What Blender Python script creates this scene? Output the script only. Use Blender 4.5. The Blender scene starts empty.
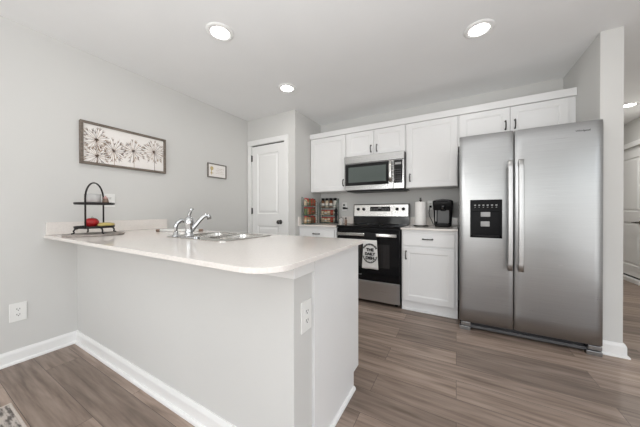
import bpy, bmesh, math, random
from mathutils import Matrix, Vector
random.seed(7)
PI = math.pi
SC = bpy.context.scene
COL = SC.collection

# ------------------------------------------------------------------ camera
cam_d = bpy.data.cameras.new('camera')
cam = bpy.data.objects.new('camera', cam_d)
COL.objects.link(cam)
cam_d.sensor_fit = 'HORIZONTAL'
cam_d.sensor_width = 36.0
cam_d.lens = 244.07 / 640 * 36.0
cam_d.shift_y = -1.28 / 640
cam_d.clip_start = 0.02
H = 1.0835
cam.location = (0, 0, H)
cam.rotation_mode = 'XYZ'
cam.rotation_euler = (PI / 2 - 0.0051, 0.0018, 0.5096)
SC.camera = cam

# ------------------------------------------------------------------ exposure, world, added lamps for daylight
SC.view_settings.view_transform = 'Standard'
SC.view_settings.look = 'None'
SC.view_settings.gamma = 1.0
SC.view_settings.use_curve_mapping = False
SC.view_settings.exposure = -0.24
SC.cycles.use_denoising = True
SC.cycles.max_bounces = 12
SC.cycles.diffuse_bounces = 8
SC.cycles.sample_clamp_indirect = 6.0

W = bpy.data.worlds.new('sky'); SC.world = W
W.use_nodes = True
bg = W.node_tree.nodes['Background']
sky = W.node_tree.nodes.new('ShaderNodeTexSky')
sky.sky_type = 'NISHITA'
sky.sun_disc = False
sky.sun_elevation = math.radians(50)
sky.sun_rotation = math.radians(200)
W.node_tree.links.new(sky.outputs['Color'], bg.inputs['Color'])
bg.inputs['Strength'].default_value = 0.12

def area_light(name, loc, rot, sx, sy, power, color=(1, 1, 1), spread=PI):
    l = bpy.data.lights.new(name, 'AREA')
    l.shape = 'RECTANGLE'; l.size = sx; l.size_y = sy
    l.energy = power; l.color = color; l.spread = spread
    o = bpy.data.objects.new(name, l); COL.objects.link(o)
    o.location = loc; o.rotation_euler = rot
    return o

# room limits (metres): x to the right, y into the kitchen, z up
XL, XR = -2.7545, 2.32
YF_, YB = -3.3, 3.396
YHALL = 7.0
CEIL = 2.44
# daylight lamps at added unseen openings: three in front wall, patio door at right
DAY = (0.97, 0.985, 1.0)
DAYW, SIDEW, UPFILLW = 9.5, 8.0, 60.0
FRONTW = 19.0
WINS = [(-2.35, -1.25, 0.55, 2.15), (-0.85, 0.95, 0.05, 2.1), (1.2, 2.0, 0.9, 2.1)]
for (a, b, c, d) in WINS:
    area_light('fill_daylight', ((a + b) / 2, YF_ - 0.10, (c + d) / 2), (PI / 2, 0, 0), b - a, d - c, DAYW * (b - a) * (d - c), DAY)
# unseen patio door added in the right wall for light from that side
PD0, PD1, PDZ = -2.4, 1.0, 2.1
area_light('fill_daylight', (XR + 0.10, (PD0 + PD1) / 2, PDZ / 2 + 0.03), (PI / 2, 0, PI / 2), PD1 - PD0, PDZ - 0.08, SIDEW * (PD1 - PD0) * PDZ, DAY)
# added unseen fill lamp aimed up, standing in for a bounced flash
area_light('added_fill_up', (0.15, -0.55, 0.85), (PI, 0, 0), 1.0, 1.0, UPFILLW, (0.975, 0.99, 1.0))
# second added fill lamp, standing in for a softbox, aimed into the kitchen
_p, _q = Vector((-1.15, -1.9, 1.70)), Vector((-0.3, 3.0, 0.9))
area_light('added_fill_front', _p, (_q - _p).to_track_quat('-Z', 'Y').to_euler(), 0.7, 0.7, FRONTW, (0.985, 0.992, 1.0))
LIGHT_W = 2.5

# ------------------------------------------------------------------ materials
def mat(name, color, rough=0.5, metal=0.0, var=0.0, vscale=6.0, bump=0.0, bscale=200.0, stretch=None, spec=0.5,
        emit=None, estr=0.0, trans=0.0, ior=1.45, coat=0.0, rvar=0.0):
    m = bpy.data.materials.new(name); m.use_nodes = True
    nt = m.node_tree; N = nt.nodes; L = nt.links
    b = N['Principled BSDF']
    b.inputs['Base Color'].default_value = (*color, 1)
    b.inputs['Roughness'].default_value = rough
    b.inputs['Metallic'].default_value = metal
    b.inputs['Specular IOR Level'].default_value = spec
    b.inputs['IOR'].default_value = ior
    b.inputs['Transmission Weight'].default_value = trans
    b.inputs['Coat Weight'].default_value = coat
    if emit:
        b.inputs['Emission Color'].default_value = (*emit, 1)
        b.inputs['Emission Strength'].default_value = estr
    if var or bump or rvar:
        tc = N.new('ShaderNodeTexCoord'); mp = N.new('ShaderNodeMapping')
        L.new(tc.outputs['Object'], mp.inputs['Vector'])
        if stretch: mp.inputs['Scale'].default_value = stretch
    if var or rvar:
        n = N.new('ShaderNodeTexNoise'); n.inputs['Scale'].default_value = vscale; n.inputs['Detail'].default_value = 5
        L.new(mp.outputs['Vector'], n.inputs['Vector'])
    if var:
        r = N.new('ShaderNodeValToRGB')
        r.color_ramp.elements[0].position = 0.3; r.color_ramp.elements[1].position = 0.7
        r.color_ramp.elements[0].color = (*[max(0, c * (1 - var)) for c in color], 1)
        r.color_ramp.elements[1].color = (*[min(1, c * (1 + var)) for c in color], 1)
        L.new(n.outputs['Fac'], r.inputs['Fac']); L.new(r.outputs['Color'], b.inputs['Base Color'])
    if rvar:
        mr = N.new('ShaderNodeMapRange')
        mr.inputs['To Min'].default_value = max(0, rough - rvar); mr.inputs['To Max'].default_value = rough + rvar
        L.new(n.outputs['Fac'], mr.inputs['Value']); L.new(mr.outputs['Result'], b.inputs['Roughness'])
    if bump:
        n2 = N.new('ShaderNodeTexNoise'); n2.inputs['Scale'].default_value = bscale; n2.inputs['Detail'].default_value = 3
        L.new(mp.outputs['Vector'], n2.inputs['Vector'])
        bp = N.new('ShaderNodeBump'); bp.inputs['Strength'].default_value = bump; bp.inputs['Distance'].default_value = 0.002
        L.new(n2.outputs['Fac'], bp.inputs['Height']); L.new(bp.outputs['Normal'], b.inputs['Normal'])
    return m

def floor_material():
    m = bpy.data.materials.new('vinyl_plank'); m.use_nodes = True
    nt = m.node_tree; N = nt.nodes; L = nt.links; b = N['Principled BSDF']
    tc = N.new('ShaderNodeTexCoord')
    br = N.new('ShaderNodeTexBrick')
    br.offset = 0.37; br.offset_frequency = 2; br.squash = 1.0
    br.inputs['Scale'].default_value = 1.0
    br.inputs['Brick Width'].default_value = 1.22
    br.inputs['Row Height'].default_value = 0.178
    br.inputs['Mortar Size'].default_value = 0.0011
    br.inputs['Mortar Smooth'].default_value = 0.3
    br.inputs['Color1'].default_value = (0, 0, 0, 1); br.inputs['Color2'].default_value = (1, 1, 1, 1)
    br.inputs['Mortar'].default_value = (0.5, 0.5, 0.5, 1)
    L.new(tc.outputs['Object'], br.inputs['Vector'])
    # grain: noise stretched along the plank, shifted per plank
    mp = N.new('ShaderNodeMapping'); mp.inputs['Scale'].default_value = (1.6, 20.0, 1.0)
    L.new(tc.outputs['Object'], mp.inputs['Vector'])
    ad = N.new('ShaderNodeVectorMath'); ad.operation = 'ADD'
    sc = N.new('ShaderNodeVectorMath'); sc.operation = 'SCALE'; sc.inputs['Scale'].default_value = 13.0
    L.new(br.outputs['Color'], sc.inputs[0]); L.new(mp.outputs['Vector'], ad.inputs[0]); L.new(sc.outputs['Vector'], ad.inputs[1])
    g = N.new('ShaderNodeTexNoise'); g.inputs['Scale'].default_value = 1.5; g.inputs['Detail'].default_value = 7; g.inputs['Roughness'].default_value = 0.55
    g.inputs['Distortion'].default_value = 0.25
    L.new(ad.outputs['Vector'], g.inputs['Vector'])
    cr = N.new('ShaderNodeValToRGB')
    e = cr.color_ramp.elements
    e[0].position = 0.30; e[0].color = (0.160, 0.115, 0.089, 1)
    e[1].position = 0.74; e[1].color = (0.41, 0.320, 0.262, 1)
    k = e.new(0.5); k.color = (0.285, 0.215, 0.173, 1)
    L.new(g.outputs['Fac'], cr.inputs['Fac'])
    # per plank brightness
    mr = N.new('ShaderNodeMapRange'); mr.inputs['To Min'].default_value = 0.72; mr.inputs['To Max'].default_value = 1.25
    L.new(br.outputs['Color'], mr.inputs['Value'])
    mx = N.new('ShaderNodeVectorMath'); mx.operation = 'SCALE'
    L.new(cr.outputs['Color'], mx.inputs[0]); L.new(mr.outputs['Result'], mx.inputs['Scale'])
    gap = N.new('ShaderNodeMix'); gap.data_type = 'RGBA'
    L.new(br.outputs['Fac'], gap.inputs['Factor'])
    L.new(mx.outputs['Vector'], gap.inputs['A']); gap.inputs['B'].default_value = (0.045, 0.033, 0.027, 1)
    L.new(gap.outputs['Result'], b.inputs['Base Color'])
    b.inputs['Roughness'].default_value = 0.42
    bp = N.new('ShaderNodeBump'); bp.inputs['Strength'].default_value = 0.12; bp.inputs['Distance'].default_value = 0.002
    L.new(g.outputs['Fac'], bp.inputs['Height']); L.new(bp.outputs['Normal'], b.inputs['Normal'])
    return m

def rug_material():
    m = bpy.data.materials.new('woven_rug'); m.use_nodes = True
    nt = m.node_tree; N = nt.nodes; L = nt.links; b = N['Principled BSDF']
    tc = N.new('ShaderNodeTexCoord')
    mp = N.new('ShaderNodeMapping'); mp.inputs['Scale'].default_value = (9, 38, 1)
    L.new(tc.outputs['Object'], mp.inputs['Vector'])
    n = N.new('ShaderNodeTexNoise'); n.inputs['Scale'].default_value = 1.4; n.inputs['Detail'].default_value = 4
    L.new(mp.outputs['Vector'], n.inputs['Vector'])
    cr = N.new('ShaderNodeValToRGB'); e = cr.color_ramp.elements
    e[0].position = 0.42; e[0].color = (0.13, 0.115, 0.105, 1)
    e[1].position = 0.56; e[1].color = (0.50, 0.45, 0.41, 1)
    L.new(n.outputs['Fac'], cr.inputs['Fac']); L.new(cr.outputs['Color'], b.inputs['Base Color'])
    b.inputs['Roughness'].default_value = 0.95
    bp = N.new('ShaderNodeBump'); bp.inputs['Strength'].default_value = 0.5
    L.new(n.outputs['Fac'], bp.inputs['Height']); L.new(bp.outputs['Normal'], b.inputs['Normal'])
    return m

def brushed_steel(name, color, rough, horiz=True, wave=0.0):
    st = (3, 3, 260) if horiz else (260, 260, 3)
    m = mat(name, color, rough, 1.0, var=0.05, vscale=1.0, stretch=st, rvar=0.06)
    b = m.node_tree.nodes['Principled BSDF']
    b.inputs['Anisotropic'].default_value = 0.4
    if wave:
        N = m.node_tree.nodes; L = m.node_tree.links
        tc = N.new('ShaderNodeTexCoord'); mp = N.new('ShaderNodeMapping'); mp.inputs['Scale'].default_value = (1.0, 1.0, 2.4)
        n = N.new('ShaderNodeTexNoise'); n.inputs['Scale'].default_value = 1.8; n.inputs['Detail'].default_value = 3
        bp = N.new('ShaderNodeBump'); bp.inputs['Strength'].default_value = wave; bp.inputs['Distance'].default_value = 0.05
        L.new(tc.outputs['Object'], mp.inputs['Vector']); L.new(mp.outputs['Vector'], n.inputs['Vector'])
        L.new(n.outputs['Fac'], bp.inputs['Height']); L.new(bp.outputs['Normal'], b.inputs['Normal'])
    return m

M_WALL = mat('wall_paint', (0.655, 0.652, 0.635), 0.75, var=0.012, vscale=2.0, bump=0.05, bscale=260, spec=0.3)
M_CEIL = mat('ceiling_paint', (0.88, 0.885, 0.885), 0.9, var=0.01, vscale=3.0, bump=0.08, bscale=180, spec=0.2)
M_TRIM = mat('white_trim_paint', (0.86, 0.86, 0.85), 0.35, var=0.01, vscale=4.0)
M_CAB = mat('white_cabinet_paint', (0.82, 0.822, 0.82), 0.32, var=0.008, vscale=5.0)
M_QUARTZ = mat('white_quartz', (0.80, 0.757, 0.718), 0.10, var=0.045, vscale=110.0, spec=0.6)
M_FLOOR = floor_material()
M_RUG = rug_material()
M_RUGB = mat('rug_binding', (0.56, 0.50, 0.45), 0.95, var=0.12, vscale=90)
M_STEEL = brushed_steel('brushed_steel', (0.36, 0.362, 0.363), 0.30, True, 0.045)
M_HANDLE = brushed_steel('satin_steel', (0.55, 0.55, 0.55), 0.38)
M_DARKS = brushed_steel('drawer_steel', (0.62, 0.63, 0.64), 0.30)
M_MICRO = brushed_steel('microwave_steel', (0.50, 0.50, 0.495), 0.26)
M_STEELL = brushed_steel('bright_steel', (0.76, 0.75, 0.73), 0.24)
M_SINK = brushed_steel('sink_steel', (0.62, 0.60, 0.57), 0.22)
M_CHROME = mat('chrome', (0.58, 0.59, 0.60), 0.07, 1.0, rvar=0.03)
M_DARKM = mat('dark_nickel', (0.10, 0.098, 0.095), 0.24, 1.0, rvar=0.05)
M_BLACKM = mat('black_iron', (0.016, 0.014, 0.013), 0.5, 0.3, var=0.2, vscale=60)
M_GLOSS = mat('black_gloss', (0.006, 0.006, 0.007), 0.08, 0.0, rvar=0.02, spec=0.4)
M_BLACK = mat('black_plastic', (0.010, 0.010, 0.011), 0.4, rvar=0.06, spec=0.25)
M_DISP = mat('dispenser_black', (0.005, 0.005, 0.006), 0.25, rvar=0.04, spec=0.10)
M_GREYP = mat('grey_plastic', (0.085, 0.085, 0.088), 0.35, rvar=0.06)
M_SIDE = mat('fridge_side_paint', (0.11, 0.11, 0.115), 0.45, var=0.05, vscale=60)
M_VOID = mat('gap_black', (0.01, 0.01, 0.01), 0.9, rvar=0.02)
M_PLATE = mat('white_plastic', (0.84, 0.84, 0.82), 0.3, rvar=0.04)
M_SLOT = mat('outlet_slot', (0.05, 0.05, 0.05), 0.6, rvar=0.05)
M_MWIN = mat('microwave_glass', (0.085, 0.105, 0.098), 0.12, rvar=0.03, coat=0.4)
M_TOWEL = mat('white_cotton', (0.80, 0.79, 0.77), 0.95, var=0.04, vscale=120, bump=0.4, bscale=500)
M_INK = mat('black_ink', (0.02, 0.02, 0.02), 0.9, rvar=0.02)
M_PAPER = mat('paper_towel', (0.88, 0.87, 0.85), 0.95, var=0.02, vscale=60, bump=0.3, bscale=150)
M_CANVAS = mat('canvas_white', (0.86, 0.83, 0.80), 0.85, var=0.015, vscale=40, bump=0.15, bscale=500)
M_FRAME = mat('weathered_frame_wood', (0.17, 0.14, 0.115), 0.6, var=0.35, vscale=9, stretch=(6, 1, 6))
M_FRAMEG = mat('grey_frame_wood', (0.19, 0.17, 0.155), 0.6, var=0.25, vscale=9, stretch=(6, 1, 6))
M_STRK = [mat('ink_brown', (0.15, 0.095, 0.07), 0.9, rvar=0.02), mat('ink_tan', (0.42, 0.31, 0.23), 0.9, rvar=0.02),
          mat('ink_grey', (0.23, 0.20, 0.19), 0.9, rvar=0.02)]
M_GOLD = mat('print_gold', (0.55, 0.42, 0.16), 0.8, var=0.2, vscale=80)
M_BOARD = mat('slate_board', (0.33, 0.295, 0.27), 0.6, var=0.3, vscale=25)
M_APPLE = mat('apple_skin', (0.33, 0.012, 0.014), 0.28, var=0.35, vscale=18, stretch=(3, 3, 0.8))
M_STEM = mat('brown_stem', (0.09, 0.05, 0.025), 0.8, var=0.2, vscale=50)
M_YEL = mat('banana_skin', (0.55, 0.43, 0.15), 0.45, var=0.15, vscale=30)
M_GLASS = mat('clear_glass', (0.93, 0.93, 0.92), 0.12, trans=0.62, ior=1.12, rvar=0.02)
M_WAXP = mat('rose_wax', (0.56, 0.33, 0.31), 0.6, var=0.06, vscale=30)
M_BROWN = mat('brown_stoneware', (0.25, 0.17, 0.13), 0.5, var=0.2, vscale=40)
M_LENS = mat('lit_lens', (1, 1, 1), 0.5, emit=(1.0, 0.975, 0.93), estr=16.0, rvar=0.01)
M_GREEN = mat('green_metal', (0.05, 0.12, 0.09), 0.45, var=0.12, vscale=50)
M_RED = mat('red_cap', (0.42, 0.03, 0.03), 0.4, var=0.12, vscale=80)
M_SP = [mat('spice_red', (0.36, 0.07, 0.03), 0.6, var=0.3, vscale=120), mat('spice_brown', (0.20, 0.10, 0.05), 0.6, var=0.3, vscale=120),
        mat('spice_cream', (0.66, 0.55, 0.40), 0.6, var=0.15, vscale=120), mat('spice_green', (0.12, 0.15, 0.06), 0.6, var=0.3, vscale=120),
        mat('spice_tan', (0.50, 0.30, 0.15), 0.6, var=0.2, vscale=120)]
M_LABEL = mat('jar_label', (0.74, 0.70, 0.64), 0.7, var=0.06, vscale=60)
M_LCD = mat('button_grey', (0.36, 0.36, 0.36), 0.4, rvar=0.05)
M_LOGO = mat('logo_dark', (0.05, 0.05, 0.052), 0.5, 0.0, rvar=0.05)
M_WINF = mat('window_vinyl', (0.85, 0.85, 0.85), 0.35, rvar=0.05)

# ------------------------------------------------------------------ mesh helpers
class MB:
    def __init__(self, T=None):
        self.bm = bmesh.new(); self.T = T or Matrix.Identity(4); self.mi = 0
    def _fin(self, verts, faces, smooth):
        for v in verts: v.co = self.T @ v.co
        for f in faces: f.smooth = smooth; f.material_index = self.mi
    def box(self, x0, x1, y0, y1, z0, z1, bev=0.0, seg=2):
        x0, x1 = min(x0, x1), max(x0, x1); y0, y1 = min(y0, y1), max(y0, y1); z0, z1 = min(z0, z1), max(z0, z1)
        t = bmesh.new()
        bmesh.ops.create_cube(t, size=1)
        for v in t.verts:
            v.co = Vector(((x0 + x1) / 2 + v.co.x * (x1 - x0), (y0 + y1) / 2 + v.co.y * (y1 - y0), (z0 + z1) / 2 + v.co.z * (z1 - z0)))
        if bev > 0:
            bev = min(bev, 0.45 * min(x1 - x0, y1 - y0, z1 - z0))
            bmesh.ops.bevel(t, geom=t.edges[:], offset=bev, segments=seg, affect='EDGES', profile=0.5)
        self.merge(t, False); return self
    def merge(self, t, smooth):
        vm = {}
        for v in t.verts: vm[v] = self.bm.verts.new(self.T @ v.co)
        for f in t.faces:
            try:
                nf = self.bm.faces.new([vm[v] for v in f.verts]); nf.smooth = smooth; nf.material_index = self.mi
            except ValueError: pass
        t.free()
    def loft(self, loops, smooth=True, cap0=True, cap1=True, closed=True):
        rows = [[self.bm.verts.new(self.T @ Vector(p)) for p in lp] for lp in loops]
        n = len(rows[0])
        for a, b in zip(rows[:-1], rows[1:]):
            for i in range(n if closed else n - 1):
                j = (i + 1) % n
                f = self.bm.faces.new((a[i], a[j], b[j], b[i])); f.smooth = smooth; f.material_index = self.mi
        if cap0 and n > 2:
            f = self.bm.faces.new(list(reversed(rows[0]))); f.material_index = self.mi
        if cap1 and n > 2:
            f = self.bm.faces.new(rows[-1]); f.material_index = self.mi
        return self
    def lathe(self, prof, c=(0, 0, 0), seg=24, smooth=True, axis='z', sx=1.0, sy=1.0, caps=True):
        loops = []
        for r, z in prof:
            r = max(r, 0.0002); lp = []
            for i in range(seg):
                a = 2 * PI * i / seg
                p = (r * math.cos(a) * sx, r * math.sin(a) * sy, z)
                if axis == 'y': p = (p[0], -z, p[1])      # grows towards -y
                if axis == 'x': p = (z, p[0], p[1])
                lp.append((c[0] + p[0], c[1] + p[1], c[2] + p[2]))
            loops.append(lp)
        return self.loft(loops, smooth, caps, caps)
    def tube(self, pts, r, seg=8, closed=False, flat=None):
        pts = [Vector(p) for p in pts]; n = len(pts)
        rs = r if isinstance(r, (list, tuple)) else [r] * n
        loops = []; up = None
        for i, p in enumerate(pts):
            if closed: d = pts[(i + 1) % n] - pts[i - 1]
            else: d = pts[min(i + 1, n - 1)] - pts[max(i - 1, 0)]
            d.normalize()
            if up is None:
                up = Vector((0, 0, 1)) if abs(d.z) < 0.9 else Vector((1, 0, 0))
            s = d.cross(up).normalized(); up = s.cross(d).normalized()
            fs, fu = flat if flat else (1, 1)
            loops.append([p + rs[i] * (fs * math.cos(2 * PI * k / seg) * s + fu * math.sin(2 * PI * k / seg) * up) for k in range(seg)])
        if closed:
            loops.append(loops[0]); return self.loft(loops, True, False, False)
        return self.loft(loops, True)
    def prism(self, poly, z0, z1, holes=()):
        t = bmesh.new(); edges = []
        for lp in [poly, *holes]:
            vs = [t.verts.new((p[0], p[1], z0)) for p in lp]
            for i in range(len(vs)): edges.append(t.edges.new((vs[i], vs[(i + 1) % len(vs)])))
        bmesh.ops.triangle_fill(t, use_beauty=True, use_dissolve=False, edges=edges)
        r = bmesh.ops.extrude_face_region(t, geom=t.faces[:])
        for g in r['geom']:
            if isinstance(g, bmesh.types.BMVert): g.co.z = z1
        bmesh.ops.recalc_face_normals(t, faces=t.faces[:])
        self.merge(t, False); return self
    def text(self, s, size, loc, rot=(PI / 2, 0, 0), ext=0.0006, align='CENTER', bold=0.0):
        cu = bpy.data.curves.new('t', 'FONT'); cu.body = s; cu.size = size; cu.extrude = ext; cu.offset = bold
        cu.align_x = align; cu.align_y = 'CENTER'
        o = bpy.data.objects.new('t', cu); COL.objects.link(o)
        bpy.context.view_layer.update()
        me = bpy.data.meshes.new_from_object(o.evaluated_get(bpy.context.evaluated_depsgraph_get()))
        from mathutils import Euler
        mx = self.T @ Matrix.Translation(loc) @ Euler(rot).to_matrix().to_4x4()
        t = bmesh.new(); t.from_mesh(me)
        vm = {v: self.bm.verts.new(mx @ v.co) for v in t.verts}
        for f in t.faces:
            try: nf = self.bm.faces.new([vm[v] for v in f.verts]); nf.material_index = self.mi
            except ValueError: pass
        t.free(); bpy.data.objects.remove(o); bpy.data.curves.remove(cu); bpy.data.meshes.remove(me)
        return self

ROOTLOC = {}
def obj(name, mb, material, parent=None, origin=None):
    """link one mesh object; vertices are given in world space"""
    base = Vector(ROOTLOC[parent.name]) if parent else Vector(origin or (0, 0, 0))
    bm = mb.bm
    bmesh.ops.recalc_face_normals(bm, faces=bm.faces[:])
    for v in bm.verts: v.co -= base
    me = bpy.data.meshes.new(name); bm.to_mesh(me); bm.free()
    for m in (material if isinstance(material, (list, tuple)) else [material]): me.materials.append(m)
    o = bpy.data.objects.new(name, me); COL.objects.link(o)
    if parent: o.parent = parent
    else: o.location = base
    ROOTLOC[o.name] = tuple(base)
    return o

def thing(name, label, cat, loc, group=None):
    o = bpy.data.objects.new(name, None); COL.objects.link(o)
    o.empty_display_size = 0.05; o.location = loc
    ROOTLOC[o.name] = tuple(loc)
    o['label'] = label; o['category'] = cat
    if group: o['group'] = group
    return o

def tag(o, label, cat, group=None):
    o['label'] = label; o['category'] = cat
    if group: o['group'] = group
    return o

def struct(name, mb, material, parent=None, label=None, cat=None):
    o = obj(name, mb, material, parent)
    if not parent:
        o['kind'] = 'structure'
        if label: o['label'] = label; o['category'] = cat
    return o

def on_left_wall(y, z, x=XL):  return Matrix.Translation((x, y, z)) @ Matrix.Rotation(PI / 2, 4, 'Z')   # faces +x
def on_right_wall(y, z, x=XR): return Matrix.Translation((x, y, z)) @ Matrix.Rotation(-PI / 2, 4, 'Z')  # faces -x
def rrect(x0, x1, y0, y1, r, n=6):
    out = []
    for cx, cy, a0 in ((x1 - r, y1 - r, 0), (x0 + r, y1 - r, PI / 2), (x0 + r, y0 + r, PI), (x1 - r, y0 + r, 1.5 * PI)):
        for i in range(n + 1):
            a = a0 + PI / 2 * i / n
            out.append((cx + r * math.cos(a), cy + r * math.sin(a)))
    return out

# ------------------------------------------------------------------ structure
YP, XP = 2.692, -1.883           # pantry wall and its outer corner
XC0, XC1, YC = 0.953, 1.077, 2.664   # stub wall beside the fridge
struct('floor', MB().box(XL - 0.1, XR + 0.1, YF_ - 0.1, YHALL + 0.1, -0.1, 0), M_FLOOR, label='grey brown wood plank floor of the kitchen', cat='floor')
struct('ceiling', MB().box(XL - 0.1, XR + 0.1, YF_ - 0.1, YHALL + 0.1, CEIL, CEIL + 0.1), M_CEIL, label='white ceiling with recessed lights', cat='ceiling')
struct('wall_left', MB().box(XL - 0.1, XL, YF_ - 0.1, YHALL, 0, CEIL), M_WALL, label='light grey wall on the left', cat='wall')
struct('wall_back', MB().box(XL, XC1, YB, YB + 0.1, 0, CEIL), M_WALL, label='light grey wall behind the range', cat='wall')
DX0, DX1, DZ = -2.672, -2.062, 2.05      # pantry door opening
m = MB()
m.box(XL, DX0, YP, YP + 0.1, 0, CEIL); m.box(DX1, XP, YP, YP + 0.1, 0, CEIL); m.box(DX0, DX1, YP, YP + 0.1, DZ, CEIL)
m.box(XP - 0.1, XP, YP + 0.1, YB, 0, CEIL)
struct('wall_pantry', m, M_WALL, label='grey pantry closet wall in the corner', cat='wall')
struct('wall_fridge', MB().box(XC0, XC1, YC, YB, 0, CEIL, 0.003).box(XC0, XC1, YB, YHALL, 0, CEIL), M_WALL, label='white stub wall at the right side of the fridge', cat='wall')
struct('wall_hall', MB().box(XC1, XR, YHALL, YHALL + 0.1, 0, CEIL), M_WALL)
HD0, HD1, HZ = 5.30, 6.12, 2.04
m = MB()
m.box(XR, XR + 0.1, YF_, PD0, 0, CEIL); m.box(XR, XR + 0.1, PD1, HD0, 0, CEIL); m.box(XR, XR + 0.1, PD0, PD1, PDZ, CEIL); m.box(XR, XR + 0.1, HD1, YHALL, 0, CEIL); m.box(XR, XR + 0.1, HD0, HD1, HZ, CEIL)
struct('wall_right', m, M_WALL, label='grey hallway wall behind the stub wall', cat='wall')
m = MB()
xs = XL
for (a, b, c, d) in WINS:
    m.box(xs, a, YF_ - 0.1, YF_, 0, CEIL)
    m.box(a, b, YF_ - 0.1, YF_, d, CEIL)
    if c > 0.06: m.box(a, b, YF_ - 0.1, YF_, 0, c)
    xs = b
m.box(xs, XR, YF_ - 0.1, YF_, 0, CEIL)
struct('wall_front', m, M_WALL)
for i, (a, b, c, d) in enumerate(WINS):
    m = MB()
    for q in (a, b - 0.05, (a + b) / 2 - 0.025): m.box(q, q + 0.05, YF_ - 0.08, YF_ - 0.03, c, d)
    for q in (c, d - 0.05): m.box(a, b, YF_ - 0.08, YF_ - 0.03, q, q + 0.05)
    struct('window_%d' % (i + 1), m, M_WINF)  # unseen windows, added behind the camera to let light in

m = MB()
for q in (PD0, PD1 - 0.06, (PD0 + PD1) / 2 - 0.03): m.box(XR + 0.03, XR + 0.08, q, q + 0.06, 0.0, PDZ)
for q in (0.0, PDZ - 0.06): m.box(XR + 0.03, XR + 0.08, PD0, PD1, q, q + 0.06)
struct('window_4', m, M_WINF)  # frame of the added, unseen patio door

def base_profile(m, pts, side=1, h=0.095, t=0.013):
    """baseboard swept along the 2D path pts with mitred corners; side=1: face to the right of travel"""
    prof = [(0, 0), (0, h), (t * 0.45, h), (t * 0.8, h - 0.012), (t, h - 0.022), (t, 0.019), (t + 0.006, 0.018), (t + 0.012, 0.012), (t + 0.013, 0)]
    sweep(m, pts, prof, side)

def sweep(m, pts, prof, side=1):
    P = [Vector(p) for p in pts]; ns = []
    for a, b in zip(P[:-1], P[1:]):
        d = (b - a).normalized(); ns.append(Vector((d.y, -d.x)) * side)
    loops = []
    for i, p in enumerate(P):
        if i == 0: n = ns[0]
        elif i == len(P) - 1: n = ns[-1]
        else:
            n = ns[i - 1] + ns[i]; n = n / (n.length_squared / 2)
        loops.append([(p.x + n.x * a, p.y + n.y * a, z) for a, z in prof])
    m.loft(loops, smooth=False)

PY0, PY1 = 0.785, 0.925      # peninsula knee wall
PXE = -0.558                 # its free end
m = MB(); base_profile(m, [(XL, YF_), (XL, PY0 - 0.002)]); struct('baseboard_left', m, M_TRIM, label='white baseboard along the left wall', cat='baseboard')
m = MB(); base_profile(m, [(XL, PY0), (PXE, PY0), (PXE, PY1)])
struct('baseboard_peninsula', m, M_TRIM, label='white baseboard along the peninsula front', cat='baseboard')
m = MB()
base_profile(m, [(XC0, YC), (XC1, YC), (XC1, YHALL)], h=0.10, t=0.015)
struct('baseboard_fridge', m, M_TRIM, label='white baseboard around the stub wall end', cat='baseboard')
m = MB(); base_profile(m, [(XR, HD1 + 0.07), (XR, YHALL)], -1); base_profile(m, [(XR, YF_), (XR, PD0)], -1); base_profile(m, [(XR, PD1), (XR, HD0 - 0.07)], -1)
struct('baseboard_right', m, M_TRIM)
m = MB(); base_profile(m, [(DX1 + 0.072, YP), (XP, YP), (XP, 2.76)])
struct('baseboard_pantry', m, M_TRIM)
struct('wall_peninsula', MB().box(XL, PXE, PY0, PY1, 0, 0.878, 0.002), M_WALL, label='light grey half wall fronting the peninsula', cat='wall')
m = MB()
m.box(XL, PXE + 0.012, PY0 - 0.012, PY0, 0.819, 0.878, 0.0015); m.box(PXE, PXE + 0.012, PY0 - 0.0, PY1, 0.819, 0.878, 0.0015)
struct('trim_1', m, M_TRIM, label='flat white trim board under the peninsula counter overhang', cat='trim')

# --- doors
def panel_door(T, w, h, panels, thick=0.035, stile=0.105):
    """moulded panel door, front face at y=0 facing -y, x 0..w, z 0..h; panels = [(z0,z1)]"""
    m = MB(T)
    m.box(0, stile, 0, thick, 0, h, 0.002); m.box(w - stile, w, 0, thick, 0, h, 0.002)
    zs = 0
    for (a, b) in panels + [(h, h)]:
        m.box(stile, w - stile, 0, thick, zs, a, 0); zs = b
    for (a, b) in panels:
        x0, x1 = stile, w - stile
        def L(ins, y): return [(x0 + ins, y, a + ins), (x1 - ins, y, a + ins), (x1 - ins, y, b - ins), (x0 + ins, y, b - ins)]
        m.loft([L(0, 0), L(0.012, 0.011), L(0.026, 0.011), L(0.045, 0.003)], smooth=False, cap0=False, cap1=True)
    return m

def casing(T, w, h, cw=0.068, th=0.017):
    m = MB(T)
    for x0, x1 in ((-cw - 0.002, -0.002), (w + 0.002, w + cw + 0.002)):
        m.box(x0, x1, -th, 0, 0, h + 0.002, 0.003)
    m.box(-cw - 0.002, w + cw + 0.002, -th - 0.002, 0, h + 0.002, h + cw + 0.006, 0.003)
    return m

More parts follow.
